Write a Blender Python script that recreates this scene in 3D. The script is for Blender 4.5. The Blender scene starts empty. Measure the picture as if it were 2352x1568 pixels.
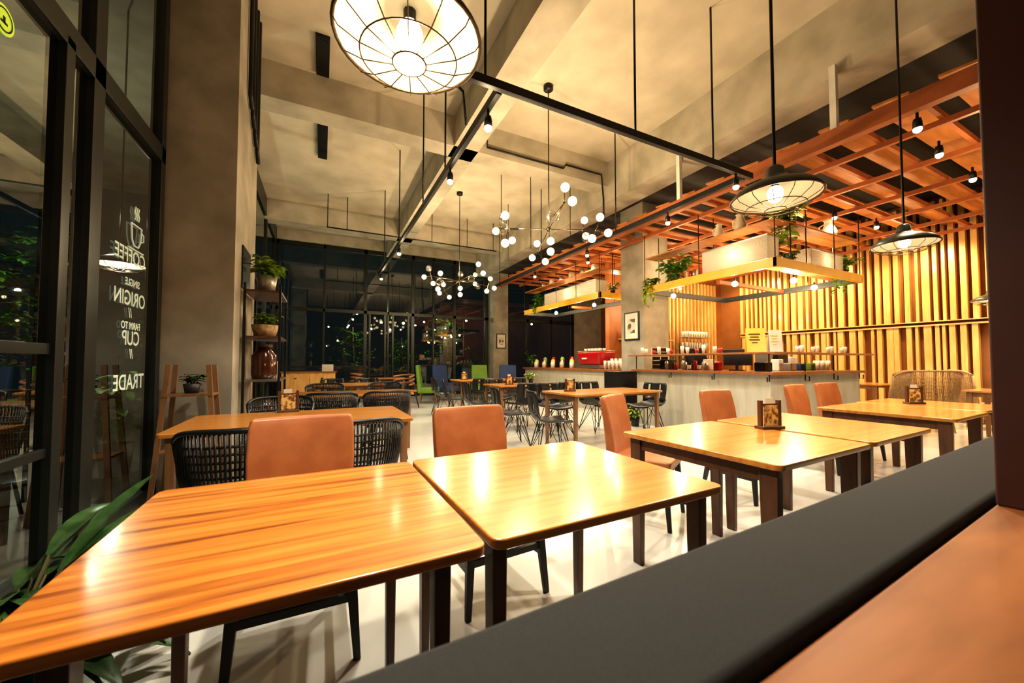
import bpy, math, random
from mathutils import Vector, Matrix
PI=math.pi
rnd=random.Random(7)
scene=bpy.context.scene; COL=scene.collection
# ------------------------------------------------------------ camera
CH=1.16; F=870.0; TH=math.atan(436/870); PA=math.radians(1.9)
cd=bpy.data.cameras.new('camera'); cam=bpy.data.objects.new('camera',cd); COL.objects.link(cam)
cam.location=(0,0,CH); cam.rotation_euler=(PI/2+PA,0,-TH)
cd.sensor_width=36; cd.lens=F/2352*36; cd.shift_y=19/2352; cd.clip_start=0.02; cd.clip_end=200
cd.dof.use_dof=True; cd.dof.focus_distance=3.5; cd.dof.aperture_fstop=4.5
scene.camera=cam
def ray(px,py):
    r=(px-1176)/F; v=(803-py)/F
    f=math.cos(PA)-v*math.sin(PA); u=math.sin(PA)+v*math.cos(PA)
    return Vector((r*math.cos(TH)+f*math.sin(TH), -r*math.sin(TH)+f*math.cos(TH), u))
def P(px,py,z=None,X=None,Y=None):
    d=ray(px,py); o=Vector((0,0,CH))
    t=(z-CH)/d.z if z is not None else (X/d.x if X is not None else Y/d.y)
    return o+d*t
# ------------------------------------------------------------ materials
def nodes(name):
    m=bpy.data.materials.new(name); m.use_nodes=True
    nt=m.node_tree; b=nt.nodes['Principled BSDF']; return m,nt,b
def mat(name,c,rough=.5,metal=0,c2=None,scale=4,bump=0,em=None,es=0,coat=0,spec=None,stretch=None,lo=.35,hi=.65,detail=6,trans=0,clear=0):
    m,nt,b=nodes(name); N=nt.nodes; L=nt.links
    b.inputs['Base Color'].default_value=(*c,1); b.inputs['Roughness'].default_value=rough; b.inputs['Metallic'].default_value=metal
    if coat: b.inputs['Coat Weight'].default_value=coat; b.inputs['Coat Roughness'].default_value=.12
    if spec is not None: b.inputs['Specular IOR Level'].default_value=spec
    if em: b.inputs['Emission Color'].default_value=(*em,1); b.inputs['Emission Strength'].default_value=es
    tc=N.new('ShaderNodeTexCoord'); mp=N.new('ShaderNodeMapping'); L.new(tc.outputs['Object'],mp.inputs[0])
    if stretch: mp.inputs['Scale'].default_value=stretch
    oi=N.new('ShaderNodeObjectInfo'); mu=N.new('ShaderNodeMath'); mu.operation='MULTIPLY'; mu.inputs[1].default_value=37
    L.new(oi.outputs['Random'],mu.inputs[0]); L.new(mu.outputs[0],mp.inputs['Location'])
    no=N.new('ShaderNodeTexNoise'); no.inputs['Scale'].default_value=scale; no.inputs['Detail'].default_value=detail
    L.new(mp.outputs[0],no.inputs['Vector'])
    if c2 is None: c2=tuple(x*.82 for x in c)
    cr=N.new('ShaderNodeValToRGB'); cr.color_ramp.elements[0].position=lo; cr.color_ramp.elements[1].position=hi
    cr.color_ramp.elements[0].color=(*c2,1); cr.color_ramp.elements[1].color=(*c,1)
    L.new(no.outputs['Fac'],cr.inputs[0]); L.new(cr.outputs[0],b.inputs['Base Color'])
    if bump:
        bu=N.new('ShaderNodeBump'); bu.inputs['Strength'].default_value=bump; bu.inputs['Distance'].default_value=.01
        L.new(no.outputs['Fac'],bu.inputs['Height']); L.new(bu.outputs[0],b.inputs['Normal'])
    last=b.outputs[0]
    if trans:
        tr=N.new('ShaderNodeBsdfTranslucent'); L.new(cr.outputs[0],tr.inputs[0]); mx=N.new('ShaderNodeMixShader'); mx.inputs[0].default_value=trans
        L.new(last,mx.inputs[1]); L.new(tr.outputs[0],mx.inputs[2]); last=mx.outputs[0]
    if clear:
        tr=N.new('ShaderNodeBsdfTransparent'); mx=N.new('ShaderNodeMixShader'); mx.inputs[0].default_value=clear
        L.new(last,mx.inputs[1]); L.new(tr.outputs[0],mx.inputs[2]); last=mx.outputs[0]
    if trans or clear: L.new(last,N['Material Output'].inputs[0])
    return m
def wood(name,cols,rough=.3,stretch=(1,9,9),scale=2.2,coat=.3,dist=.6,crough=.14):
    m,nt,b=nodes(name); N=nt.nodes; L=nt.links
    tc=N.new('ShaderNodeTexCoord'); mp=N.new('ShaderNodeMapping'); L.new(tc.outputs['Object'],mp.inputs[0]); mp.inputs['Scale'].default_value=stretch
    oi=N.new('ShaderNodeObjectInfo'); mu=N.new('ShaderNodeMath'); mu.operation='MULTIPLY'; mu.inputs[1].default_value=53
    L.new(oi.outputs['Random'],mu.inputs[0]); L.new(mu.outputs[0],mp.inputs['Location'])
    no=N.new('ShaderNodeTexNoise'); no.inputs['Scale'].default_value=scale; no.inputs['Detail'].default_value=9; no.inputs['Distortion'].default_value=dist
    L.new(mp.outputs[0],no.inputs['Vector'])
    cr=N.new('ShaderNodeValToRGB'); e=cr.color_ramp.elements
    n=len(cols)
    e[0].position=.3; e[0].color=(*cols[0],1); e[1].position=.7; e[1].color=(*cols[-1],1)
    for i in range(1,n-1):
        x=e.new(.3+.4*i/(n-1)); x.color=(*cols[i],1)
    L.new(no.outputs['Fac'],cr.inputs[0]); L.new(cr.outputs[0],b.inputs['Base Color'])
    b.inputs['Roughness'].default_value=rough; b.inputs['Coat Weight'].default_value=coat; b.inputs['Coat Roughness'].default_value=crough
    bu=N.new('ShaderNodeBump'); bu.inputs['Strength'].default_value=.08; bu.inputs['Distance'].default_value=.004
    L.new(no.outputs['Fac'],bu.inputs['Height']); L.new(bu.outputs[0],b.inputs['Normal'])
    return m
def emit(name,c,s):
    m=bpy.data.materials.new(name); m.use_nodes=True; nt=m.node_tree
    nt.nodes.remove(nt.nodes['Principled BSDF']); e=nt.nodes.new('ShaderNodeEmission'); e.inputs[0].default_value=(*c,1); e.inputs[1].default_value=s
    nt.links.new(e.outputs[0],nt.nodes['Material Output'].inputs[0]); return m
def glassm(name,tint,ior,rough=0.01):
    m=bpy.data.materials.new(name); m.use_nodes=True; nt=m.node_tree; N=nt.nodes; L=nt.links
    N.remove(N['Principled BSDF'])
    t=N.new('ShaderNodeBsdfTransparent'); t.inputs[0].default_value=(*tint,1)
    g=N.new('ShaderNodeBsdfGlossy'); g.inputs['Roughness'].default_value=rough; g.inputs[0].default_value=(.9,.95,.95,1)
    lw=N.new('ShaderNodeLayerWeight'); lw.inputs[0].default_value=ior
    mr=N.new('ShaderNodeMapRange'); mr.inputs['From Min'].default_value=0; mr.inputs['From Max'].default_value=1; mr.inputs['To Min'].default_value=.12; mr.inputs['To Max'].default_value=.9
    pw=N.new('ShaderNodeMath'); pw.operation='POWER'; L.new(lw.outputs['Facing'],pw.inputs[0]); pw.inputs[1].default_value=2.5; L.new(pw.outputs[0],mr.inputs['Value'])
    mx=N.new('ShaderNodeMixShader'); L.new(mr.outputs['Result'],mx.inputs[0]); L.new(t.outputs[0],mx.inputs[1]); L.new(g.outputs[0],mx.inputs[2])
    L.new(mx.outputs[0],N['Material Output'].inputs[0]); return m
M={}
M['concrete']=mat('concrete',(.52,.465,.36),.8,c2=(.36,.325,.245),scale=2.2,bump=.15,detail=12)
M['ceil']=mat('ceiling_plaster',(.60,.535,.41),.75,c2=(.46,.41,.31),scale=1.7,bump=.1,detail=12)
M['column']=mat('column_concrete',(.38,.34,.27),.8,c2=(.24,.215,.165),scale=2.4,bump=.2,detail=12)
M['floor']=mat('polished_floor',(.72,.72,.68),.2,c2=(.56,.56,.52),scale=.9,detail=8,coat=.2)
M['ground']=mat('outside_ground',(.10,.10,.085),.6)
M['dark']=mat('dark_wall',(.05,.045,.04),.8)
M['black']=mat('black_metal',(.012,.012,.012),.4,metal=.3)
M['frame']=mat('window_frame_metal',(.028,.032,.029),.35,metal=.4)
M['glass']=glassm('window_glass',(.62,.68,.64),.5)
M['clear']=glassm('clear_bulb_glass',(.88,.86,.8),.3)
M['tableA']=wood('streaked_table_wood',[(.17,.042,.006),(.42,.135,.018),(.53,.195,.030),(.61,.255,.048)],.28,stretch=(1.0,21,21),scale=1.8,coat=.55,dist=.35)
M['table']=wood('orange_table_wood',[(.37,.138,.022),(.50,.205,.036),(.57,.25,.050)],.28,stretch=(1.2,22,22),scale=1.6,dist=.3,coat=.55)
M['leg']=wood('dark_leg_wood',[(.055,.022,.010),(.12,.048,.020)],.45,stretch=(8,8,1))
M['midleg']=wood('brown_leg_wood',[(.16,.078,.032),(.27,.135,.058)],.45,stretch=(8,8,1))
M['leather']=mat('tan_leather',(.41,.14,.050),.36,c2=(.33,.105,.036),scale=9,bump=.12)
M['blackwood']=mat('black_wood',(.012,.011,.010),.45)
M['rattan']=mat('black_rattan',(.012,.012,.012),.35,scale=30,bump=.3)
M['beige']=mat('beige_rattan',(.50,.33,.17),.55,c2=(.32,.20,.09),scale=40,bump=.4)
M['red']=mat('red_paint_wood',(.38,.11,.026),.5,c2=(.28,.078,.02),scale=3)
M['orangewood']=wood('orange_ceiling_wood',[(.33,.115,.025),(.52,.205,.048)],.5,stretch=(1,6,6),coat=0)
M['slat']=wood('golden_slat_wood',[(.54,.29,.085),(.72,.43,.15)],.4,stretch=(6,6,1))
M['backing']=mat('slat_backing',(.26,.095,.02),.7)
M['yellow']=mat('yellow_channel',(.82,.46,.03),.4)
M['fabric']=mat('charcoal_fabric',(.024,.026,.029),.95,c2=(.018,.019,.021),scale=450,bump=.08)
M['ledge']=wood('reddish_ledge_wood',[(.17,.055,.014),(.27,.095,.025),(.36,.135,.036)],.5,stretch=(1,5,5),scale=2.4,coat=.0,dist=.4)
M['postm']=mat('dark_red_post',(.055,.012,.007),.6,c2=(.04,.009,.005))
M['bulb']=emit('lit_bulb',(1,.72,.35),3.6)
M['spotb']=emit('lit_spot',(1,.88,.66),12)
M['filament']=emit('lit_large_bulb',(1,.82,.50),10)
M['shadeout']=mat('lamp_shade_outside',(.10,.11,.11),.35,metal=.5)
M['shadein']=mat('lamp_shade_inside',(.34,.31,.24),.4)
M['wire']=mat('cage_wire',(.10,.07,.04),.4,metal=.8)
M['brass']=mat('chandelier_rod',(.10,.07,.04),.3,metal=.9)
M['leaf']=mat('green_leaf',(.15,.36,.03),.4,c2=(.07,.22,.02),scale=8)
M['leafd']=mat('dark_green_leaf',(.06,.13,.04),.3,c2=(.016,.05,.013),scale=14)
M['leafy']=mat('yellow_green_leaf',(.36,.48,.04),.4,c2=(.17,.32,.03),scale=8)
M['stem']=mat('plant_stem',(.10,.09,.03),.6)
M['pot']=mat('black_pot',(.02,.02,.02),.5)
M['bucket']=mat('zinc_bucket',(.45,.42,.36),.35,metal=.6)
M['basket']=mat('woven_basket',(.45,.30,.14),.7,c2=(.25,.15,.06),scale=30,bump=.4)
M['white']=mat('white_paint',(.75,.72,.64),.5)
M['panel']=wood('whitewashed_planks',[(.38,.36,.30),(.49,.465,.39)],.6,stretch=(4,4,.7),coat=0)
M['counter']=wood('counter_wood',[(.20,.07,.02),(.34,.13,.04)],.35)
M['steel']=mat('steel',(.5,.48,.45),.3,metal=.9)
M['redgloss']=mat('red_gloss',(.42,.008,.01),.2,coat=.6)
M['screen']=mat('black_plastic',(.015,.015,.017),.25)
M['card']=mat('menu_card',(.70,.48,.16),.4,c2=(.16,.06,.02),scale=30,lo=.42,hi=.58)
M['yellowbox']=mat('yellow_card',(.85,.52,.06),.5,c2=(.85,.6,.15),scale=3)
M['crinkle']=mat('crinkled_planter',(.95,.92,.82),.15,c2=(.62,.57,.46),scale=95,bump=1.0,trans=.35,clear=.38,detail=3,lo=.4,hi=.6)
M['clay']=mat('cream_ceramic',(.62,.50,.34),.4)
M['green']=mat('green_fabric',(.13,.25,.03),.7)
M['blue']=mat('blue_fabric',(.018,.045,.15),.7)
M['letter']=mat('pale_green_lettering',(.62,.72,.60),.5,em=(.62,.75,.6),es=.10)  # faint glow added to the letter colour, no lamp behind it
M['paper']=mat('paper',(.70,.66,.55),.6)
M['print']=mat('framed_print',(.55,.50,.40),.5,c2=(.10,.07,.05),scale=9,lo=.45,hi=.5)
M['trunk']=mat('bark',(.12,.08,.05),.8,scale=20)
M['glassware']=mat('glassware',(.70,.68,.60),.12,spec=.8)
M['amber']=mat('amber_glass',(.06,.018,.008),.1,coat=.5)
M['sticker']=mat('lime_sticker',(.45,.60,.05),.4,em=(.5,.7,.05),es=.35)  # sticker colour also glows a little by itself
M['orangewall']=mat('orange_plywood',(.34,.115,.028),.5,c2=(.24,.078,.018),scale=2)
# ------------------------------------------------------------ mesh builder
class MB:
    def __init__(s): s.v=[]; s.f=[]
    def add(s,vs,fs):
        o=len(s.v); s.v+= [Vector(x) for x in vs]; s.f+=[tuple(i+o for i in f) for f in fs]; return s
    def box(s,c,d,M4=None):
        x,y,z=d[0]/2,d[1]/2,d[2]/2; c=Vector(c)
        vs=[Vector((a*x,b*y,e*z)) for a in(-1,1) for b in(-1,1) for e in(-1,1)]
        if M4 is not None: vs=[M4@q for q in vs]
        return s.add([q+c for q in vs],[(0,1,3,2),(4,6,7,5),(0,4,5,1),(2,3,7,6),(0,2,6,4),(1,5,7,3)])
    def bb(s,a,b):
        return s.box([(a[i]+b[i])/2 for i in range(3)],[abs(b[i]-a[i]) for i in range(3)])
    def hexa(s,bot,top):
        n=len(bot); fs=[tuple(range(n))[::-1],tuple(range(n,2*n))]+[(i,(i+1)%n,n+(i+1)%n,n+i) for i in range(n)]
        return s.add(list(bot)+list(top),fs)
    def bar(s,p0,p1,w,h,w1=None,h1=None,up=(0,0,1)):
        p0=Vector(p0);p1=Vector(p1);t=(p1-p0).normalized();u=Vector(up)
        if abs(t.dot(u))>.95: u=Vector((0,1,0))
        sd=t.cross(u).normalized(); u=sd.cross(t)
        w1=w if w1 is None else w1; h1=h if h1 is None else h1
        q=lambda p,w,h:[p+sd*a*w/2+u*b*h/2 for a,b in((-1,-1),(1,-1),(1,1),(-1,1))]
        return s.hexa(q(p0,w,h),q(p1,w1,h1))
    def tube(s,pts,r,n=8,closed=False):
        pts=[Vector(p) for p in pts]; m=len(pts); rs=r if isinstance(r,(list,tuple)) else [r]*m
        vs=[];fs=[];prev=None
        for i,p in enumerate(pts):
            if closed: t=pts[(i+1)%m]-pts[i-1]
            else: t=pts[min(i+1,m-1)]-pts[max(i-1,0)]
            t.normalize()
            if prev is None:
                a=Vector((0,0,1)) if abs(t.z)<.9 else Vector((1,0,0))
                a=(a-t*a.dot(t)).normalized()
            else: a=(prev-t*prev.dot(t)).normalized()
            prev=a; b=t.cross(a)
            for k in range(n):
                an=2*PI*k/n; vs.append(p+(a*math.cos(an)+b*math.sin(an))*rs[i])
        mm=m if closed else m-1
        for i in range(mm):
            j=(i+1)%m
            for k in range(n): fs.append((i*n+k,i*n+(k+1)%n,j*n+(k+1)%n,j*n+k))
        if not closed: fs.append(tuple(range(n))[::-1]); fs.append(tuple((m-1)*n+k for k in range(n)))
        return s.add(vs,fs)
    def lathe(s,prof,n=24,c=(0,0,0)):
        c=Vector(c); vs=[];fs=[]
        for r,z in prof:
            for k in range(n):
                a=2*PI*k/n; vs.append(c+Vector((r*math.cos(a),r*math.sin(a),z)))
        for i in range(len(prof)-1):
            for k in range(n): fs.append((i*n+k,i*n+(k+1)%n,(i+1)*n+(k+1)%n,(i+1)*n+k))
        return s.add(vs,fs)
    def ball(s,c,r,n=12,m=8,sq=1):
        return s.lathe([(max(r*math.sin(PI*i/m),1e-4),-r*sq*math.cos(PI*i/m)) for i in range(m+1)],n,c)
    def leaf(s,b,dirv,L,w,droop=.4,up=(0,0,1),seg=5):
        b=Vector(b); d=Vector(dirv).normalized(); u=Vector(up)
        sd=d.cross(u)
        if sd.length<.05: sd=Vector((1,0,0))
        sd.normalize(); vs=[]; p=b.copy()
        for i in range(seg+1):
            t=i/seg; ww=w*math.sin(PI*min(1,(t*.93+.05)))**.8/2
            nn=sd.cross(d)
            vs+=[p-sd*ww+nn*ww*.35,p.copy(),p+sd*ww+nn*ww*.35]
            d=(d-Vector((0,0,droop/seg))).normalized(); p=p+d*L/seg
        fs=[]
        for i in range(seg):
            for k in range(2): fs.append((i*3+k,i*3+k+1,i*3+k+4,i*3+k+3))
        return s.add(vs,fs)
    def build(s,name,m,parent=None,smooth=False,bevel=0,seg=2):
        me=bpy.data.meshes.new(name); me.from_pydata([tuple(v) for v in s.v],[],s.f); me.update()
        o=bpy.data.objects.new(name,me); COL.objects.link(o)
        me.materials.append(M[m] if isinstance(m,str) else m)
        if smooth: me.polygons.foreach_set('use_smooth',[True]*len(me.polygons))
        if bevel:
            b=o.modifiers.new('bevel','BEVEL'); b.width=bevel; b.segments=seg; b.limit_method='ANGLE'
            me.polygons.foreach_set('use_smooth',[True]*len(me.polygons))
            w=o.modifiers.new('wn','WEIGHTED_NORMAL')
        if parent: o.parent=parent
        return o
def tag(o,label,cat,group=None,kind=None):
    o['label']=label; o['category']=cat
    if group: o['group']=group
    if kind: o['kind']=kind
    return o
def struct(o): o['kind']='structure'; return o
def thing(name,label,cat,loc=(0,0,0),rz=0,group=None):
    o=bpy.data.objects.new(name,None); COL.objects.link(o); o.location=loc; o.rotation_euler=(0,0,rz); o.empty_display_size=.1
    return tag(o,label,cat,group)
def copy_tree(o,parent=None):
    c=o.copy(); COL.objects.link(c)
    if parent: c.parent=parent
    for ch in [x for x in bpy.data.objects if x.parent==o]: copy_tree(ch,c)
    return c
def dup(root,label,loc,rz=0,group=None):
    c=copy_tree(root); c.location=loc; c.rotation_euler=(0,0,rz); c['label']=label
    if group: c['group']=group
    return c
def rrect(w,d,r,n=4):
    pts=[]
    for cx,cy,a0 in((w/2-r,d/2-r,0),(-w/2+r,d/2-r,90),(-w/2+r,-d/2+r,180),(w/2-r,-d/2+r,270)):
        for i in range(n+1):
            a=math.radians(a0+90*i/n); pts.append((cx+r*math.cos(a),cy+r*math.sin(a)))
    return pts
# ------------------------------------------------------------ the room
XL=-1.3; XR=11.1; YB=13.3; H=5.2
struct(MB().bb((XL-.1,-4,-.1),(XR+.2,YB+.1,0)).build('floor','floor'))
struct(MB().bb((-14,-6,-.2),(20,26,-.101)).build('ground','ground'))
struct(MB().bb((XL-.1,-4,H),(XR+.2,YB+.3,H+.1)).build('ceiling','ceil'))
struct(MB().bb((-5.5,1.0,H),(XL-.11,12,H+.1)).build('ceiling_reflection_slab','column'))  # added slab standing in for the reflected ceiling, holds the outer pendant
struct(MB().bb((XR,-4,0),(XR+.2,YB,H)).build('wall_right','backing'))
struct(MB().bb((XL-.1,-4.1,0),(XR+.2,-4,H)).build('wall_near','dark'))
struct(MB().bb((9.6,YB,0),(XR,YB+.2,H)).build('wall_far','concrete'))
struct(MB().bb((XL-.1,YB-.12,4.88),(9.6,YB+.25,H)).build('trim_1','concrete'))
struct(MB().bb((XL-.02,4.34,0),(-.75,5.5,H)).build('wall_column','column'))
struct(MB().bb((5.9,5.73,0),(6.62,6.38,H)).build('wall_column','column'))
struct(MB().bb((5.65,12.8,0),(6.25,YB+.1,H)).build('wall_column','column'))
struct(MB().bb((XL,5.86,4.7),(5.1,6.22,H)).build('trim_2','concrete'))
struct(MB().bb((XL,10.9,4.7),(5.1,11.3,H)).build('trim_3','concrete'))
struct(MB().bb((1.88,-4,4.7),(2.30,YB-.12,H)).build('trim_4','concrete'))
struct(MB().bb((5.1,-4,4.38),(5.6,YB-.12,H)).build('trim_5','concrete'))
struct(MB().bb((5.6,-4,4.5),(XR,YB-.12,4.55)).build('ceiling_shade_sheet','dark'))  # dark sheet added as the shade of the unlit ceiling above the grille
struct(MB().bb((6.62,7.6,0),(XR,7.75,4.5)).build('wall_bar','orangewall'))
# ------------------------------------------------------------ windows
def win(name,gb,bars):
    w=bpy.data.objects.new(name,None); COL.objects.link(w); w['kind']='structure'
    (ax,ay,az),(bx,by,bz)=gb
    if bx-ax<.05: x=(ax+bx)/2; q=[(x,ay,az),(x,by,az),(x,by,bz),(x,ay,bz)]
    else: y=(ay+by)/2; q=[(ax,y,az),(bx,y,az),(bx,y,bz),(ax,y,bz)]
    MB().add(q,[(0,1,2,3)]).build('pane','glass',w)
    f=MB()
    for a,b in bars: f.bb(a,b)
    f.build('window_frame','frame',w,bevel=.004)
    return w
x0,x1=XL-.05,XL+.035
bars=[((x0,-3.9,0),(x1,4.33,.12)),((x0,-3.9,2.9),(x1,4.33,3.04)),((x0,4.24,0),(x1,4.33,H)),((x0,3.16,0),(x1,3.29,H)),((x0,2.88,.1),(x1,2.96,2.95)),
      ((x0+.02,.9,1.2),(x1-.02,2.9,1.26)),((x0+.02,.9,.66),(x1-.02,2.9,.71)),((x0,.8,0),(x1,.95,H)),((x0,-1.6,0),(x1,-1.45,H)),((x0,-3.9,5.08),(x1,4.33,H))]
win('window_1',((XL-.006,-3.95,.02),(XL+.006,4.33,H)),bars)
bars=[((x0,5.5,0),(x1,YB,.12)),((x0,5.5,2.9),(x1,YB,3.04)),((x0,5.5,4.75),(x1,YB,H))]+[((x0,y,0),(x1,y+.1,H)) for y in (7.4,9.2,11.0,13.1)]
win('window_2',((XL-.006,5.5,.02),(XL+.006,YB,H)),bars)
y0,y1=YB-.05,YB+.05
bars=[((XL,y0,0),(5.65,y1,.12)),((XL,y0,2.75),(5.65,y1,2.86)),((XL,y0,4.75),(5.65,y1,4.88)),((XL,y0,1.0),(1.2,y1,1.05))]
bars+=[((x,y0,0),(x+w,y1,4.88)) for x,w in((-1.3,.10),(.0,.06),(1.2,.10),(1.95,.05),(2.75,.10),(3.5,.05),(4.25,.10),(5.5,.12))]
bars+=[((x,y0-.01,.12),(x+.06,y1,2.75)) for x in(1.36,1.85,2.1,2.62)]
win('window_3',((XL,YB-.006,.02),(5.65,YB+.006,4.88)),bars)
bars=[((6.25,y0,0),(9.6,y1,.12)),((6.25,y0,2.75),(9.6,y1,2.9)),((6.25,y0,4.75),(9.6,y1,4.88))]+[((x,y0,0),(x+.1,y1,4.88)) for x in(6.25,7.3,8.4,9.5)]
win('window_4',((6.25,YB-.006,.02),(9.6,YB+.006,4.88)),bars)
# lettering on the glass (reads from outside)
lt=thing('window_lettering','pale mirrored coffee lettering and cup drawing on the left glass wall','lettering',(XL+.012,3.86,0))
def word(s,size,py,px=298):
    c=bpy.data.curves.new('w','FONT'); c.body=s; c.size=size; c.align_x='CENTER'; c.extrude=.0008; c.offset=.0015
    t=bpy.data.objects.new('w',c); COL.objects.link(t)
    bpy.context.view_layer.update()
    me=bpy.data.meshes.new_from_object(t.evaluated_get(bpy.context.evaluated_depsgraph_get())); bpy.data.objects.remove(t)
    me.materials.clear(); me.materials.append(M['letter'])
    o=bpy.data.objects.new('word',me); COL.objects.link(o); o.parent=lt
    p=P(px,py,X=XL+.01)
    o.rotation_euler=(PI/2,0,-PI/2); o.location=(0,p.y-3.86,p.z-size*.35); o['label']='mirrored word '+s if s!='//' else 'pair of slashes'
for s,sz,py,px in(('COFFEE',.145,588,300),('SINGLE',.075,650,304),('ORIGIN',.15,685,299),('//',.1,718,298),('FARM TO',.075,748,300),('CUP',.15,776,300),('//',.1,812,300),('TRADE',.16,876,296)): word(s,sz,py,px)
zc=P(300,540,X=XL).z; g=MB()
g.tube([(0,-.09+.0,zc+.09),(0,-.075,zc-.02),(0,-.04,zc-.07),(0,.04,zc-.07),(0,.075,zc-.02),(0,.09,zc+.09)],.006,6)
g.tube([(0,-.09,zc+.09),(0,.09,zc+.09)],.006,6); g.tube([(0,-.13,zc-.10),(0,.13,zc-.10)],.006,6)
g.tube([(0,.085,zc+.06),(0,.13,zc+.05),(0,.13,zc),(0,.075,zc-.02)],.005,6)
for k in(-.03,0,.03): g.tube([(0,k,zc+.13),(0,k+.012,zc+.16),(0,k-.008,zc+.19),(0,k+.006,zc+.23)],.005,6)
g.build('cup_drawing','letter',lt)
p=P(6,44,X=XL+.012)
st=thing('window_sticker','round lime green sticker high on the glass at the top left corner','sticker',p)
g=MB(); g.lathe([(1e-4,0),(.065,0),(.065,.004),(1e-4,.004)],28); o=g.build('disc','sticker',st); o.rotation_euler=(0,PI/2,0)
g=MB(); g.lathe([(.045,.004),(.052,.004),(.052,.006),(.045,.006)],28); g.box((0,0,.005),(.03,.012,.002)); g.box((0.012,0,.005),(.01,.04,.002)); o=g.build('emblem','black',st); o.rotation_euler=(0,PI/2,0)
# ------------------------------------------------------------ foreground bench, ledge, post
ZB=.90
a0=P(740,1568,z=ZB); a1=P(2285,995,z=ZB); u=(a1-a0).normalized()
b0=P(1640,1568,z=ZB); b1=P(2285,1145,z=ZB)
n=Vector((-u.y,u.x,0))
off=((b0-a0).dot(n)+(b1-a0).dot(n))/2
def S(t,k,z): q=a0+u*t+n*k; return (q.x,q.y,z)
Lb=-1.2; Rb=(a1-a0).dot(u)+.45
th=thing('bench','charcoal upholstered bench seen over its backrest in the bottom foreground','bench',(0,0,0))
MB().hexa([S(Lb,off,.0),S(Rb,off,.0),S(Rb,0,.0),S(Lb,0,.0)],[S(Lb,off,ZB),S(Rb,off,ZB),S(Rb,0,ZB),S(Lb,0,ZB)]).build('backrest','fabric',th,bevel=.012,seg=3)
MB().hexa([S(Lb,.005,.36),S(Rb,.005,.36),S(Rb,.36,.36),S(Lb,.36,.36)],[S(Lb,.005,.45),S(Rb,.005,.45),S(Rb,.36,.45),S(Lb,.36,.45)]).build('seat','fabric',th,bevel=.015,seg=3)
MB().hexa([S(Lb,.005,0),S(Rb,.005,0),S(Rb,.30,0),S(Lb,.30,0)],[S(Lb,.005,.36),S(Rb,.005,.36),S(Rb,.30,.36),S(Lb,.30,.36)]).build('base','leg',th)
th=thing('wooden_ledge','reddish brown wooden ledge behind the charcoal bench at the bottom right','ledge')
MB().hexa([S(-.6,off-.62,ZB-.045),S(Rb,off-.62,ZB-.045),S(Rb,off-.004,ZB-.045),S(-.6,off-.004,ZB-.045)],[S(-.6,off-.62,ZB-.012),S(Rb,off-.62,ZB-.012),S(Rb,off-.004,ZB-.012),S(-.6,off-.004,ZB-.012)]).build('top','ledge',th,bevel=.004)
MB().hexa([S(-.6,off-.06,0),S(Rb,off-.06,0),S(Rb,off-.006,0),S(-.6,off-.006,0)],[S(-.6,off-.06,ZB-.045),S(Rb,off-.06,ZB-.045),S(Rb,off-.006,ZB-.045),S(-.6,off-.006,ZB-.045)]).build('panel','ledge',th)
tp=(b1-a0).dot(u)
tag(MB().hexa([S(tp,off-.13,ZB-.012),S(tp+.3,off-.13,ZB-.012),S(tp+.3,off-.005,ZB-.012),S(tp,off-.005,ZB-.012)],[S(tp,off-.13,3.4),S(tp+.3,off-.13,3.4),S(tp+.3,off-.005,3.4),S(tp,off-.005,3.4)]).build('wooden_post','postm',bevel=.004),'dark red wooden post standing at the right edge of the view','post')
# ------------------------------------------------------------ tables
def table(label,cx,cy,w,d,rz=0,m='table',lm='leg',lx=None,ly=None,ls=(.045,.06),z=.75,group=None):
    t=thing('dining_table',label,'table',(cx,cy,0),rz,group)
    pts=rrect(w,d,.03)
    MB().hexa([(x,y,z-.026) for x,y in pts],[(x,y,z) for x,y in pts]).build('tabletop',m,t,bevel=.005)
    lx=w/2-.06 if lx is None else lx; ly=d/2-.07 if ly is None else ly
    for sx in(-1,1):
        for sy in(-1,1):
            MB().bar((sx*lx,sy*ly,z-.026),(sx*lx,sy*ly,0),ls[0],ls[1],ls[0]*.75,ls[1]*.75,up=(0,1,0)).build('leg',lm,t,bevel=.004)
    g=MB()
    for sx in(-1,1): g.bar((sx*lx,-ly+.03,z-.06),(sx*lx,ly-.03,z-.06),.022,.066)
    g.bar((-lx+.02,0,z-.06),(lx-.02,0,z-.06),.022,.066)
    g.build('apron',lm,t)
    return t
R1=math.radians(1.4)
table('glossy wooden table with dark streaked grain at the left front corner',-.06,1.20,.79,.82,R1*.6,'tableA',lx=.31,ly=.32,ls=(.04,.05))
table('plain orange wooden table butted against the streaked front table',.775,1.225,.85,.82,R1,'table',lx=.385,ly=.33,ls=(.04,.055))
table('square wooden table carrying the nearest upright menu holder',2.04,1.32,.86,.86,R1*1.6,ls=(.045,.075))
table('square wooden table butted to the far side of the one with nearest menu holder',2.95,1.36,.86,.86,R1*1.6,ls=(.045,.075))
table('wooden table beside the right hand post, nearer of two below black pendant',4.50,1.46,.86,.86,R1*1.6,ls=(.045,.075))
table('wooden table with a menu holder standing right before the slatted wall',5.40,1.52,.86,.86,R1*1.6,ls=(.045,.075))
table('small wooden table by the beige rattan chairs near slatted wall',8.9,1.65,.9,.8,0,lm='midleg')
table('wide wooden table with menu holder in front of black rattan chairs at left',-.12,3.28,1.46,.88,R1*.6,lm='midleg',ls=(.05,.05))
table('wooden table behind the wide left table, ringed by black chairs',.40,5.6,1.45,.8,0,lm='midleg',ls=(.05,.05))
table('long wooden table under the nearer globe chandelier',3.65,4.35,1.6,.8,R1,lm='midleg',ls=(.05,.05))
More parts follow.
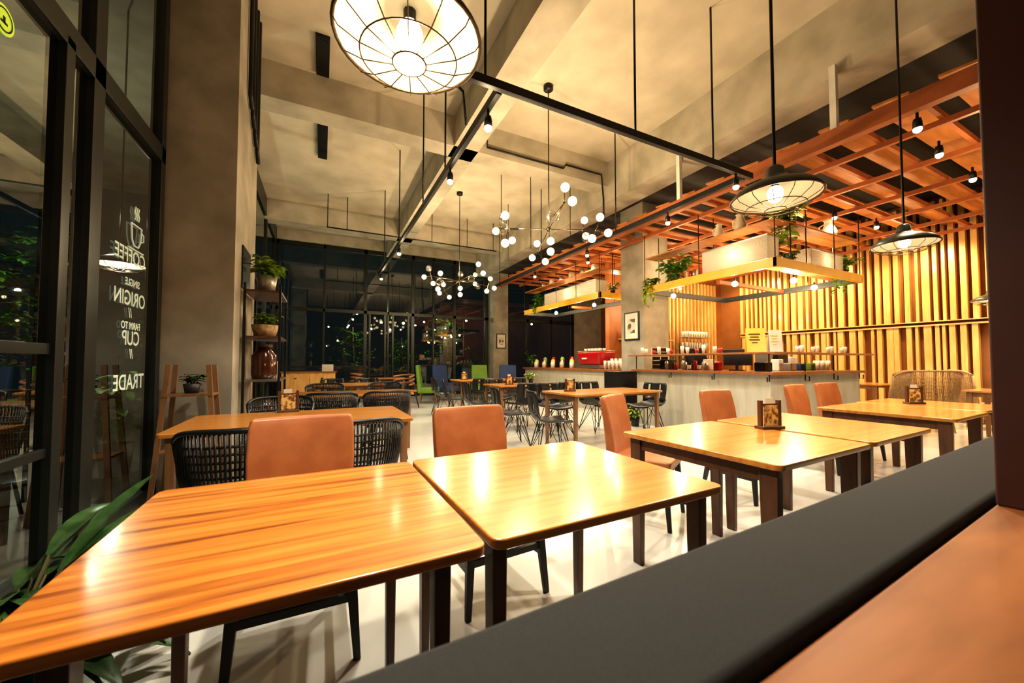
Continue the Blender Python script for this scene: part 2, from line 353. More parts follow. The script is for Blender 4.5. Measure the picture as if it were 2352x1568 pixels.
table('long wooden table in the middle row between two chandeliers',3.5,6.35,1.5,.8,0,lm='midleg',ls=(.05,.05))
table('farthest long wooden table under the smaller looking chandelier',3.5,8.45,1.5,.8,0,lm='midleg',ls=(.05,.05))
table('low wooden table beside the brown armchairs near far windows',1.85,11.9,.8,.7,0,lm='midleg',ls=(.05,.05),z=.7)
table('wooden table at far left behind the ringed table',.45,7.9,1.3,.75,0,lm='midleg',ls=(.05,.05))
# ------------------------------------------------------------ leather chairs (face -Y)
def leather_chair(label,x,y,rz):
    t=thing('dining_chair',label,'chair',(x,y,0),rz,'tan leather chairs')
    def row(z,yy,w,th,bow):
        pts=[]
        for i in range(7):
            a=-1+i/3; pts.append((a*w/2,yy+bow*(1-a*a)*1.0-bow,z))
        for i in range(7):
            a=1-i/3; pts.append((a*w/2,yy+th+bow*(1-a*a)-bow,z))
        return pts
    rows=[row(.40,.17,.42,.075,.02),row(.55,.185,.435,.07,.025),row(.72,.215,.45,.06,.03),row(.86,.25,.445,.05,.03),row(.90,.262,.425,.036,.03)]
    g=MB(); n=14
    for rw in rows: g.v+=[Vector(p) for p in rw]
    for i in range(4):
        for k in range(n): g.f.append((i*n+k,i*n+(k+1)%n,(i+1)*n+(k+1)%n,(i+1)*n+k))
    g.f.append(tuple(range(n))[::-1]); g.f.append(tuple(4*n+k for k in range(n)))
    g.build('backrest','leather',t,bevel=.014,seg=3)
    MB().hexa([(-.20,-.22,.385),(.20,-.22,.385),(.21,.20,.385),(-.21,.20,.385)],[(-.215,-.24,.47),(.215,-.24,.47),(.22,.19,.46),(-.22,.19,.46)]).build('seat','leather',t,bevel=.018,seg=3)
    for sx in(-1,1):
        MB().bar((sx*.185,-.19,.40),(sx*.215,-.225,0),.045,.04,.026,.026).build('leg','blackwood',t,bevel=.004)
        MB().bar((sx*.185,.17,.40),(sx*.205,.25,0),.045,.04,.026,.026).build('leg','blackwood',t,bevel=.004)
        MB().bar((sx*.197,-.205,.20),(sx*.195,.21,.20),.02,.03).build('stretcher','blackwood',t)
    MB().bar((-.2,-.205,.235),(.2,-.205,.235),.02,.03).build('stretcher','blackwood',t)
    MB().bb((-.19,-.2,.36),(.19,.18,.39)).build('seat_frame','blackwood',t)
    return t
lc=leather_chair('tan leather chair tucked behind the streaked front table',-.075,1.86,.0)
dup(lc,'tan leather chair tucked behind the plain orange table',(.80,1.88,0),math.radians(4))
dup(lc,'tan leather chair turned sideways in the gap before the nearest menu holder table',(2.22,2.16,0),math.radians(28))
dup(lc,'tan leather chair behind the nearest menu holder, its back against bar counter',(3.36,2.12,0),math.radians(2))
dup(lc,'tan leather chair behind the right tables, left one of a close pair',(4.95,2.24,0),math.radians(4))
dup(lc,'tan leather chair behind the right tables, right one of a close pair',(5.76,2.3,0),math.radians(-3))
# ------------------------------------------------------------ black rattan chairs (back on +Y)
def rattan_chair(label,x,y,rz,m='rattan',zt=.82,Rr=.235,cat='black rattan chairs',NR=34,A=72,flat=.66):
    t=thing('rattan_chair',label,'chair',(x,y,0),rz,cat)
    A=math.radians(A)
    def top(a): return .42+(zt-.42)*(1-(abs(a)/A)**5*.14)
    def pt(a,z,k=0):
        rr=Rr+(z-.42)*.14+k
        return (rr*math.sin(a),.05+rr*math.cos(a)*flat+(z-.42)*.08,z)
    g=MB()
    for i in range(NR+1):
        a=-A+2*A*i/NR; tp=top(a)
        g.tube([pt(a,.40),pt(a,(.42+tp)/2,.012),pt(a,tp)],.0064,5)
    for q,z in enumerate((.46,.50,.54,.58,.62,.66,.70,.74,.78)):
        zz=.42+(z-.42)*(zt-.42)/.4
        if zz>top(A*.93)-.01: continue
        g.tube([pt(-A*.99+2*A*.99*i/24,zz,.008*(1 if (i+q)%2 else -1)) for i in range(25)],.008,5)
    g.build('backrest',m,t,smooth=True)
    g=MB(); g.tube([pt(-A+2*A*i/24,top(-A+2*A*i/24)) for i in range(25)],.014,8)
    g.tube([pt(-A,.40),pt(-A,top(-A))],.014,8); g.tube([pt(A,.40),pt(A,top(A))],.014,8); g.build('back_frame',m,t,smooth=True)
    g=MB(); g.lathe([(1e-4,.405),(.22,.40),(.25,.415),(.25,.44),(.22,.452),(1e-4,.445)],24); g.build('seat',m,t,smooth=True)
    for sx in(-1,1):
        for sy in(-1,1):
            MB().tube([(sx*.17,sy*.16,.41),(sx*.22,sy*.21,0)],.012,8).build('leg',m if m=='beige' else 'black',t,smooth=True)
    g=MB(); g.tube([(.2*math.cos(a),.19*math.sin(a),.2) for a in [2*PI*i/20 for i in range(20)]],.007,6,closed=True); g.build('leg_ring',m if m=='beige' else 'black',t,smooth=True)
    return t
rc=rattan_chair('black rattan chair directly left of the front tan leather chair',-.38,2.58,PI)
G='black rattan chairs'
dup(rc,'black rattan chair directly right of the front tan leather chair',(.19,2.62,0),PI,G)
dup(rc,'black rattan chair at far side of wide left table, nearest the column',(-.34,4.1,0),0,G)
dup(rc,'black rattan chair between the wide left table and ringed table, left of two',(.10,4.85,0),PI,G)
dup(rc,'black rattan chair between the wide left table and ringed table, right of two',(.69,4.85,0),PI+.1,G)
dup(rc,'black rattan chair behind the ringed table, left of two',(.05,6.45,0),0,G)
dup(rc,'black rattan chair behind the ringed table, right of two',(.95,6.45,0),0,G)
dup(rc,'black rattan chair outside the left glass wall near the door frame',(-2.0,4.0,-.1),2.4,G)
dup(rc,'black rattan chair outside the left glass wall, farther one',(-2.75,6.7,-.1),-1.2,G)
# ------------------------------------------------------------ wire leg black chairs
def wire_chair(label,x,y,rz):
    t=thing('wire_chair',label,'chair',(x,y,0),rz,'black shell chairs with wire legs')
    nx=11
    prof=[(-.22,.425),(-.2,.45),(-.05,.44),(.10,.44),(.18,.47),(.215,.53)]
    def grid(prof,wf,nm):
        g=MB(); vs=[];fs=[]
        for j,(yy,z) in enumerate(prof):
            for i in range(nx+1):
                a=-1+2*i/nx; vs.append((a*wf(j),yy-a*a*.04*(nm=='back'),z+a*a*.03*(nm=='seat')))
        for j in range(len(prof)-1):
            for i in range(nx):
                if nm=='back' and 0<j<len(prof)-2 and i%5==2: continue
                q=j*(nx+1)+i; fs.append((q,q+1,q+nx+2,q+nx+1))
        g.add(vs,fs); return g
    o=grid(prof,lambda j:.22,'seat').build('seat','rattan',t,smooth=True); s=o.modifiers.new('s','SOLIDIFY'); s.thickness=.014
    o=grid([(.215,.51),(.235,.57),(.25,.66),(.262,.75),(.27,.79),(.272,.82)],lambda j:[.2,.215,.225,.225,.22,.20][j],'back').build('backrest','rattan',t,smooth=True); s=o.modifiers.new('s','SOLIDIFY'); s.thickness=.016
    for sx in(-1,1):
        for sy in(-1,1):
            MB().tube([(sx*.13,sy*.12,.43),(sx*.22,sy*.22,.0)],.007,6).build('leg','black',t,smooth=True)
    g=MB()
    for sx in(-1,1):
        g.tube([(sx*.22,-.22,.01),(-sx*.05,-.12,.42)],.005,5); g.tube([(sx*.22,.22,.01),(-sx*.05,.12,.42)],.005,5)
        g.tube([(sx*.215,-.21,.02),(sx*.13,.0,.42),(sx*.215,.21,.02)],.005,5)
    g.build('wire_brace','black',t,smooth=True)
    return t
wc=wire_chair('black shell chair with wire legs nearest the camera, at the long table corner',2.52,3.98,math.radians(75))
G='black shell chairs with wire legs'
W=[(2.36,4.74,80,'black shell chair just behind the nearest wire legged chair'),
(4.78,4.62,-85,'black shell chair at right end of the near long table, by bar counter'),
(4.2,5.15,0,'black shell chair behind the near long table, in front of black box'),
(3.35,5.15,0,'black shell chair behind the near long table, beside its menu holder'),
(2.45,6.2,88,'black shell chair at left end of the middle long table'),
(3.1,5.78,180,'black shell chair on near side of the middle long table, left one'),
(3.9,5.78,180,'black shell chair on near side of the middle long table, right one'),
(3.2,7.0,0,'black shell chair behind the middle long table'),
(2.45,8.3,90,'black shell chair at left end of the farthest long table'),
(3.1,7.85,180,'black shell chair on near side of the farthest long table, left one'),
(3.95,7.85,180,'black shell chair on near side of the farthest long table, right one'),
(2.35,7.1,70,'black shell chair standing between the middle and farthest long tables'),
(.2,8.6,0,'black shell chair behind the far left table, left one'),
(.85,8.6,0,'black shell chair behind the far left table, right one')]
for x,y,a,l in W: dup(wc,l,(x,y,0),math.radians(a),G)
def lounge(label,m,x,y,rz):
    t=thing('lounge_chair',label,'chair',(x,y,0),rz)
    MB().hexa([(-.28,.17,.3),(.28,.17,.3),(.28,.28,.3),(-.28,.28,.3)],[(-.26,.27,1.08),(.26,.27,1.08),(.26,.35,1.08),(-.26,.35,1.08)]).build('backrest',m,t,bevel=.03,seg=3)
    MB().bb((-.28,-.28,.30),(.28,.2,.45)).build('seat',m,t,bevel=.03,seg=3)
    for sx in(-1,1):
        for sy in(-1,1): MB().bar((sx*.2,sy*.2,.3),(sx*.25,sy*.25,0),.035,.035,.022,.022).build('leg','midleg',t)
    return t
lounge('green upholstered high back chair left of the blue one by far windows','green',2.72,10.7,math.radians(70))
lounge('blue upholstered high back chair left side, next to a green one','blue',3.35,11.2,math.radians(20))
lounge('green upholstered high back chair right of centre before the far glass','green',4.45,10.9,0)
lounge('blue upholstered high back chair beside the far concrete column','blue',5.15,10.5,math.radians(-20))
def armchair(label,x,y,rz):
    t=thing('armchair',label,'armchair',(x,y,0),rz)
    g=MB(); g.bb((-.26,-.25,.40),(.26,.25,.46)); g.build('seat','counter',t,bevel=.02)
    g=MB()
    for z in(.6,.7,.8): g.tube([(.30*math.sin(a),.28*math.cos(a)-.02,z+.04*math.cos(a)) for a in[-1.7+3.4*i/14 for i in range(15)]],.022,8)
    g.build('backrest','counter',t,smooth=True)
    for sx in(-1,1):
        for sy in(-1,1): MB().bar((sx*.22,sy*.2,.6 if sy<0 else .42),(sx*.30,sy*.27,0),.03,.03,.02,.02).build('leg','blackwood',t)
    return t
armchair('brown curved armchair standing on bright floor near far windows',1.85,9.9,math.radians(-60))
armchair('brown curved armchair beside the low table near far windows',1.0,11.75,math.radians(80))
G='beige rattan chairs'
bc=rattan_chair('beige rattan chair at left of three before the slatted wall',8.5,3.0,math.radians(200),'beige',1.02,.27,G,NR=44,flat=.9)
dup(bc,'beige rattan chair in middle of three before the slatted wall',(9.35,2.62,0),math.radians(120),G)
dup(bc,'beige rattan chair at right of three, partly behind the dark post',(10.3,2.2,0),math.radians(20),G)
dup(bc,'beige rattan chair standing outside behind the left glass wall',(-2.4,5.1,-.1),math.radians(210),G)
table('round edged wooden table among the beige rattan chairs',9.6,3.6,.8,.7,0,lm='midleg')
ot=table('wooden table standing outside behind the left glass wall',-3.5,6.2,.8,.8,.3,lm='midleg'); ot.location.z=-.1
# ------------------------------------------------------------ menu holders
def menu(label,x,y,z,rz):
    t=thing('menu_holder',label,'menu holder',(x,y,z),rz,'wooden menu holders')
    MB().bb((-.078,-.035,0),(.078,.035,.018)).build('base','leg',t,bevel=.002)
    for sx in(-1,1): MB().bb((sx*.066-.009,-.012,.018),(sx*.066+.009,.012,.175)).build('side_post','leg',t)
    MB().bb((-.057,-.008,.14),(.057,.008,.155)).build('crossbar','leg',t)
    MB().bb((-.05,-.012,.019),(.05,-.009,.145)).build('card','card',t)
    MB().bb((-.035,-.006,.155),(.025,-.003,.19)).build('note','paper',t)
    return t
q=P(1768,984,z=.75)
mh=menu('wooden menu holder with food card on the nearest right table',q.x,q.y,.75,math.radians(-16))
G='wooden menu holders'
q=P(662,946,z=.75)
dup(mh,'wooden menu holder on the wide left table before column',(q.x,q.y,.75),math.radians(8),G)
dup(mh,'wooden menu holder on the near long table',(3.15,4.45,.75),math.radians(-5),G)
dup(mh,'wooden menu holder on the middle long table',(3.1,6.3,.75),0,G)
q=P(2100,927,z=.75)
dup(mh,'wooden menu holder on the table before the slatted wall',(q.x,q.y,.75),math.radians(-30),G)
dup(mh,'wooden menu holder on the farthest long table',(3.0,8.5,.75),0,G)
# ------------------------------------------------------------ pendants
def pendant(label,x,y,z,Rr=.225):
    t=thing('pendant_lamp',label,'pendant lamp',(x,y,z),0,'caged industrial pendant lamps')
    sh=MB().lathe([(Rr,-.012),(Rr,.004),(Rr*.84,.042),(Rr*.50,.078),(Rr*.28,.098),(Rr*.22,.118),(Rr*.2,.16),(.03,.175),(1e-3,.177)],36).build('lamp_shade','shadeout',t,smooth=True)
    MB().lathe([(Rr-.006,-.010),(Rr*.98-.006,.001),(Rr*.82-.006,.037),(Rr*.49-.004,.073),(Rr*.27-.004,.092),(1e-3,.095)],36).build('reflector','shadein',sh,smooth=True)
    g=MB()
    def ring(rr,zz,w=.0024): g.tube([(rr*math.cos(a),rr*math.sin(a),zz) for a in[2*PI*i/36 for i in range(36)]],w,5,closed=True)
    prof=[(Rr,-.01),(Rr*.93,-.035),(Rr*.66,-.065),(Rr*.23,-.080)]
    ring(Rr,-.01,.006); ring(prof[2][0],prof[2][1]); ring(prof[3][0],prof[3][1])
    for i in range(14):
        a=2*PI*i/14; g.tube([(r*math.cos(a),r*math.sin(a),zz) for r,zz in prof],.0019,5)
    g.build('wire_cage','wire',t,smooth=True)
    MB().ball((0,0,.012),.042,14,10,1.2).build('bulb','filament',t,smooth=True)
    MB().tube([(0,0,.055),(0,0,.095)],.02,10).build('socket','black',t)
    MB().tube([(0,0,.175),(0,0,H-z)],.009,8).build('rod','black',t)
    return t
pl=pendant('large caged pendant lamp at top over the front tables',.235,1.20,2.19)
G='caged industrial pendant lamps'
PEND=[(.235,1.20,2.19)]
for x,y,z,l in[(2.33,1.25,2.12,'caged pendant lamp over the nearest menu holder table'),(4.65,1.43,2.22,'caged pendant lamp in front of the slatted wall, left of post'),(10.0,2.05,2.2,'caged pendant lamp half hidden by the dark post')]:
    dup(pl,l,(x,y,z),0,G); PEND.append((x,y,z))
po=P(275,606,X=-2.05)  # pendant put outside to stand in for a lamp reflected in the glass
c=dup(pl,'pendant lamp added beyond the left glass in place of a lamp reflection',po,0,G)
# ------------------------------------------------------------ lights
def point(loc,w,c=(1,.76,.46),r=.05):
    l=bpy.data.lights.new('light','POINT'); l.energy=w; l.color=c; l.shadow_soft_size=r
    o=bpy.data.objects.new('light',l); COL.objects.link(o); o.location=loc; return o
def spot(loc,tgt,w,c=(1,.88,.68),ang=80,r=.04,blend=.6):
    l=bpy.data.lights.new('light','SPOT'); l.energy=w; l.color=c; l.shadow_soft_size=r; l.spot_size=math.radians(ang); l.spot_blend=blend
    o=bpy.data.objects.new('light',l); COL.objects.link(o); o.location=loc
    o.rotation_euler=(Vector(tgt)-Vector(loc)).to_track_quat('-Z','Y').to_euler(); return o
for i,(x,y,z) in enumerate(PEND): spot((x,y,z-.10),(x,y,0),92,ang=150,r=.05); point((x,y,z-.05),15 if i==0 else 3.5,r=.02)
point((po.x,po.y,po.z-.06),20,c=(1,.95,.8),r=.02)
# ------------------------------------------------------------ tracks
def track(label,p0,p1,drops):
    t=thing('lighting_track',label,'lighting track',(0,0,0))
    MB().bar(p0,p1,.05,.07).build('rail','black',t,bevel=.004)
    for x,y in drops: MB().tube([(x,y,p0[2]),(x,y,H if abs(x-2.1)>.3 else 4.7)],.011,8).build('drop_rod','black',t,smooth=True)
ZT=3.4
track('thick black lighting track crossing the room toward the wooden ceiling',(.1,2.73,ZT),(4.6,2.73,ZT),[(.55,2.73),(1.13,2.73),(2.73,2.73),(3.9,2.73)])
track('black lighting track running down the room to the far windows',(1.27,2.77,ZT),(1.27,10.2,ZT),[(1.27,4.3),(1.27,5.4),(1.27,7.3),(1.27,9.2)])
track('black lighting track running beside the wooden ceiling edge',(4.52,2.77,ZT),(4.52,10.2,ZT),[(4.52,5),(4.52,7.5),(4.52,9.8)])
SP=[(1.27,3.0,'black spot lamp at the junction of two tracks'),(1.27,4.1,'second black spot lamp along the room length track'),(1.27,7.3,'third black spot lamp along the room length track'),(1.27,9.7,'last black spot lamp on the room length track near far windows'),
(4.3,2.73,'black spot lamp left of the second pendant lamp'),(4.52,3.9,'black spot lamp on the wooden ceiling side track, nearest'),(4.52,5.8,'black spot lamp on the wooden ceiling side track, second'),(4.52,7.8,'black spot lamp on the wooden ceiling side track, third'),(.3,2.73,'added spot lamp to brighten the column, at left end of the thick track')]  # last lamp is added behind the big pendant to brighten the column
def spotlamp(label,x,y,z,drop=.06):
    t=thing('spot_lamp',label,'spot lamp',(x,y,z),0,'track spot lamps')
    MB().tube([(0,0,0),(0,0,-drop)],.012,8).build('neck','black',t)
    MB().lathe([(1e-3,-drop),(.028,-drop),(.034,-drop-.03),(.036,-drop-.09),(.03,-drop-.09)],16).build('housing','black',t,smooth=True)
    MB().ball((0,0,-drop-.10),.034,12,8).build('bulb','spotb',t,smooth=True)
    return t
sl=None
for x,y,l in SP:
    if sl is None: sl=spotlamp(l,x,y,ZT-.03)
    else: dup(sl,l,(x,y,ZT-.03),0)
    spot((x,y,ZT-.24),(x,y,0),110,ang=120,r=.05,c=(1,.92,.76)); point((x,y,ZT-.22),9,r=.04)
for x,y,z,l in[(5.0,1.42,3.52,'spot lamp shining under the red ceiling edge beam'),(6.1,1.57,3.62,'spot lamp on the wooden ceiling behind the third pendant rod'),(7.3,1.6,3.62,'spot lamp on the wooden ceiling beside the post'),(7.2,3.0,3.6,'spot lamp on wooden ceiling above the right hanging shelf'),(8.35,2.9,3.6,'spot lamp on wooden ceiling before the slatted wall'),(5.4,6.9,3.6,'spot lamp on wooden ceiling near the bar column')]:
    dup(sl,l,(x,y,z),0); spot((x,y,z-.2),(x,y,0),85,c=(1,.80,.50),ang=130)
# ------------------------------------------------------------ chandeliers
def chandelier(label,x,y,z,rz):
    t=thing('chandelier',label,'chandelier',(x,y,z),rz,'branching globe chandeliers')
    MB().tube([(0,0,0),(0,0,H-z)],.008,8).build('hanging_rod','black',t,smooth=True)
    MB().lathe([(1e-3,H-z),(.07,H-z),(.07,H-z-.06),(1e-3,H-z-.07)],20).build('ceiling_rose','black',t,smooth=True)
    MB().ball((0,0,0),.035,12,8).build('hub','brass',t,smooth=True)
    k=0
    for i in range(6):
        a=2*PI*i/6+.2; tz=(.14,-.12,.1,-.16,.05,-.1)[i]; L=(.72,.78,.66,.74,.8,.68)[i]
        e=Vector((L*math.cos(a),L*math.sin(a),tz))
        arm=MB().tube([(0,0,0),e],.007,6); arm.ball(e,.016,8,6)
        o=Vector((math.cos(a),math.sin(a),0)); s=Vector((-math.sin(a),math.cos(a),0))
        ends=[e+Vector((0,0,.17))+o*.05,e+o*.15+s*.06+Vector((0,0,-.04)),e-s*.12+Vector((0,0,-.15))-o*.04]
        for q in ends: arm.tube([e,q],.005,5)
        ao=arm.build('arm','brass',t,smooth=True)
        for q in ends:
            lit=k%4!=2; k+=1
            MB().ball(q,.056 if lit else .074,14,10).build('globe_bulb','bulb' if lit else 'clear',ao,smooth=True)
    ao=MB().tube([(.03,0,.16),(.0,0,0),(.03,0,-.32)],.005,5).build('arm','brass',t)
    for dz,lit in((.16,False),(-.17,True),(-.32,True)):
        MB().ball((.03,0,dz),.056 if lit else .074,14,10).build('globe_bulb','bulb' if lit else 'clear',ao,smooth=True)
    return t
chandelier('nearer and larger looking globe chandelier over the long table',2.9,4.6,3.08,.0)
chandelier('farther globe chandelier before the far windows',2.87,8.5,3.08,.5)
for y in(4.6,8.5):
    for dx in(-.5,.5): point((2.9+dx,y-.1,3.0),95,r=.05)
# ------------------------------------------------------------ loose ceiling rods, conduits, vents
def pipe(label,pts,r=.016,name='conduit_pipe',cat='pipe',group=None):
    return tag(MB().tube(pts,r,8).build(name,'black',smooth=True),label,cat,group)
pipe('black conduit running across the room before far windows',[(.05,10,4.4),(4.5,10,4.4)])
for i,x in enumerate((.07,.5,2.6,3.6,4.4)):
    pipe('thin black rod dropping from ceiling to the far conduit',[(x,10,4.4),(x,10,H)],.01,'hanging_rod','rod','rods above the far conduit')
pipe('black conduit bent along the near face of the cross beam toward the bar',[(2.45,5.0,5.16),(2.45,5.82,5.16),(2.45,5.82,4.8),(4.0,5.82,4.8),(4.05,5.82,4.88),(4.9,5.82,4.88),(4.95,5.82,4.4),(4.95,5.82,4.0)],.018)
pipe('black conduit stepping down the beam side left of centre',[(.9,4.6,5.15),(1.8,5.2,5.15),(1.85,5.2,4.66)],.018)
for k in range(4):
    pipe('black conduit clipped to the lit side of the left concrete column',[(-.72,4.75+k*.17,H),(-.72,4.75+k*.17,4.0-.12*k),(-.72,4.85+k*.17,3.9-.12*k)],.022,group='conduits on the left column')
for i,(a,b) in enumerate(((5.1,5.8),(6.5,8.2))):
    t=thing('ceiling_vent','long dark ceiling vent slot on the '+('near' if i==0 else 'far')+' side of the cross beam','vent',(0,0,0))
    MB().bb((-.13,a,H-.05),(.03,b,H)).build('vent_frame','black',t); g=MB()
    for k in range(5): g.bb((-.11+k*.028,a+.03,H-.058),(-.10+k*.028,b-.03,H-.05))
    g.build('slat','black',t)
for x,y,l in((3.4,7.3,'first'),(3.9,6.9,'second'),(4.3,7.6,'third'),(4.7,6.6,'fourth'),(4.2,8.6,'fifth')):
    pipe(l+' thin black rod hanging between chandelier and wooden ceiling, counted from left',[(x,y,3.8),(x,y,H)],.008,'hanging_rod','rod')
for i,(px,X) in enumerate(((1560,5.05),(1920,5.05))):
    r=ray(px,400); Y=X/r.x*r.y
    tag(MB().bb((X-.03,Y-.03,3.7),(X+.03,Y+.03,4.46)).build('ceiling_hanger','white'),'pale square hanger post above the red beam, '+('far one' if i==0 else 'near one'),'hanger')
# ------------------------------------------------------------ wooden ceiling grille
gt=thing('wooden_ceiling_grille','red and orange timber ceiling grille hung over the bar','ceiling grille')
MB().bb((4.93,.3,3.53),(5.03,10.8,3.70)).build('edge_beam','red',gt,bevel=.004)
for x in(5.7,6.7,7.7,8.7,9.7,10.6): MB().bb((x-.025,.3,3.61),(x+.025,10.8,3.67)).build('long_bar','red',gt)
for k in range(22):
    y=.45+k*.49; MB().bb((5.03,y-.02,3.67),(XR,y+.02,3.73)).build('cross_bar','red',gt)
for k in range(22):
    y=.70+k*.49
    MB().box((8.15,y,3.88),(5.85,.29,.025),Matrix.Rotation(math.radians(5),3,'X')).build('plank','orangewood',gt)
# ------------------------------------------------------------ slatted wall
stt=thing('slatted_wall_screen','golden vertical timber slats covering the right wall','slatted screen')
g=MB(); g2=MB(); y=-.5
while y<6.85:
    w=rnd.choice((.045,.06,.08,.11))
    g.bb((XR-.16,y,1.98),(XR-.04,y+w,4.4)); yy=y+rnd.choice((-.03,.0,.03)); g2.bb((XR-.14,yy,.02),(XR-.03,yy+w,1.9)); y+=w+rnd.choice((.05,.065,.085))
g.build('upper_slats','slat',stt); g2.build('lower_slats','slat',stt)
MB().bb((XR-.165,-.5,1.89),(XR-.01,6.9,1.92)).build('rail','slat',stt)
MB().bb((XR-.175,-.5,1.97),(XR-.01,6.9,1.99)).build('rail','slat',stt)
bs=thing('slatted_bar_panel','row of timber slats on the back wall behind the bar','slatted screen')
g=MB(); x=8.0
while x<10.8: g.bb((x,7.53,.0),(x+.06,7.595,3.5)); x+=.15
g.build('slats','slat',bs)
# ------------------------------------------------------------ bar counters
bt=thing('bar_counter','whitewashed corner bar counter with dark wooden top','bar counter')
MB().bb((5.42,3.02,.0),(5.52,5.45,.99)).build('front_panel','panel',bt)
MB().bb((5.52,3.02,.0),(7.9,3.12,.99)).build('front_panel','panel',bt)
MB().bb((5.52,5.35,.0),(5.85,5.45,.99)).build('front_panel','panel',bt)
MB().bb((7.8,3.12,.0),(7.9,3.7,.99)).build('front_panel','panel',bt)
MB().bb((5.34,2.94,.99),(6.05,5.52,1.03)).build('worktop','counter',bt,bevel=.004)
MB().bb((6.05,2.94,.99),(7.96,3.72,1.03)).build('worktop','counter',bt,bevel=.004)
MB().bb((5.28,2.88,1.275),(5.60,5.55,1.30)).build('raised_ledge','counter',bt,bevel=.003)
MB().bb((5.60,2.88,1.275),(8.05,3.20,1.30)).build('raised_ledge','counter',bt,bevel=.003)
for x,y in((5.36,3.0),(5.36,3.8),(5.36,4.6),(5.36,5.4),(6.2,2.98),(7.0,2.98),(7.8,2.98)):
    MB().tube([(x,y,1.275),(x,y,.90),(x-.05*(x<5.4),y-.05*(x>5.4),.90),(x-.05*(x<5.4),y-.05*(x>5.4),.96)],.008,6).build('ledge_support','black',bt)
b2=thing('bar_counter','whitewashed far bar counter holding the red espresso machine','bar counter')
MB().bb((5.95,6.5,0),(6.6,10.9,.95)).build('front_panel','panel',b2)
MB().bb((5.88,6.45,.95),(6.68,10.95,1.0)).build('worktop','counter',b2,bevel=.004)
b3=thing('back_counter','dark back counter along the orange bar wall','counter')
MB().bb((6.8,7.03,0),(10.85,7.50,.9)).build('body','leg',b3); MB().bb((6.75,7.0,.9),(10.87,7.51,.94)).build('worktop','counter',b3)
tag(MB().bb((5.18,5.66,0),(5.72,6.12,.98)).build('equipment_box','screen',bevel=.01),'black square box at the corner of the bar by the column','box')
em=thing('espresso_machine','red espresso machine on the far bar counter','espresso machine',(6.28,7.72,1.0),math.radians(90))
pts=[(-.46,-.28),(.46,-.28),(.50,0),(.46,.28),(-.46,.28),(-.50,0)]
MB().hexa([(x*.84,y*.8,.10) for x,y in pts],[(x,y,.42) for x,y in pts]).build('body','redgloss',em,bevel=.05,seg=4)
MB().bb((-.42,-.24,.02),(.42,.24,.10)).build('drip_tray','steel',em)
MB().hexa([(x*.95,y*.9,.42) for x,y in pts],[(x*.95,y*.9,.45) for x,y in pts]).build('cup_tray','steel',em,bevel=.008)
for x in(-.25,.25): MB().tube([(x,-.22,.1),(x,-.30,.08),(x,-.38,.08)],.014,8).build('portafilter','black',em)
for x in(-.36,.36):
    for yy in(-.2,.2): MB().tube([(x,yy,0),(x,yy,.03)],.02,8).build('foot','steel',em)
MB().bb((.05,.25,.24),(.22,.285,.275)).build('badge','white',em)
def cup(name,label,cat,loc,m,r,h,group,shape='cup'):
    g=MB()
    if shape=='cup': g.lathe([(1e-3,0),(r*.6,0),(r,h*.6),(r,h),(r*.9,h),(r*.85,h*.3),(1e-3,h*.1)],12)
    elif shape=='bottle': g.lathe([(1e-3,0),(r,0),(r,h*.55),(r*.35,h*.75),(r*.3,h),(1e-3,h)],12)
    else: g.lathe([(1e-3,0),(r,0),(r*1.02,h*.85),(r*.7,h*.9),(r*.7,h),(1e-3,h)],12)
    o=g.build(name,m,smooth=True); o.location=loc; return tag(o,label,cat,group)
for i in range(10):
    cup('cup','small white cup stacked on top of the espresso machine','cup',(6.17+(i%2)*.14,7.44+(i//2)*.14,1.45),'white',.04,.06,'cups on the espresso machine')
mm=['white','yellowbox','redgloss','clay','steel','leafy']
for i in range(14):
    cup('jar','small colourful container lined up left of the espresso machine','jar',(6.08+.12*(i%3),8.5+i*.16,1.0),mm[i%6],.06,.18+.07*(i%3),'containers on the far counter','jar')
for i in range(9):
    cup('cup','white paper cup standing on the counter right of the espresso machine','cup',(6.1+.15*(i%2),6.60+i*.07,1.0),'white',.035,.20+.05*(i%2),'cups right of espresso machine')
def monitor(label,x,y,z,rz,w=.34,h=.24):
    t=thing('till_screen',label,'screen',(x,y,z),rz)
    MB().bb((-.1,-.08,0),(.1,.08,.015)).build('base','screen',t); MB().bb((-.02,0,.015),(.02,.03,.12)).build('stand','screen',t)
    MB().box((0,-.02,.12+h/2-.04),(w,.03,h),Matrix.Rotation(-.2,3,'X')).build('display','screen',t,bevel=.005)
monitor('black till screen left of two on the bar counter',5.85,4.5,1.03,math.radians(100),.38,.3)
monitor('black till screen by the yellow menu stands',5.85,3.75,1.03,math.radians(110),.4,.26)
for i,(x,y,w,h,c,l) in enumerate(((5.44,3.22,.24,.34,'yellowbox','yellow printed menu stand on the bar ledge, left of the white one'),(5.62,3.06,.16,.31,'paper','white menu stand on the bar ledge beside the yellow one'))):
    t=thing('menu_stand',l,'menu stand',(x,y,1.30),math.radians(-38))
    fc=MB().box((0,-.02,h/2),(w,.006,h),Matrix.Rotation(-.12,3,'X')).build('front_card',c,t); MB().box((0,.03,h/2),(w,.006,h),Matrix.Rotation(.12,3,'X')).build('rear_card',c,t)
    for k in range(4): MB().box((-.02,-.026+.12*(h*.25-k*.035),h*.75-k*.04),(w*(.6,.45,.55,.3)[k],.004,.014),Matrix.Rotation(-.12,3,'X')).build('print_line','leg' if i==0 else 'yellowbox',fc)
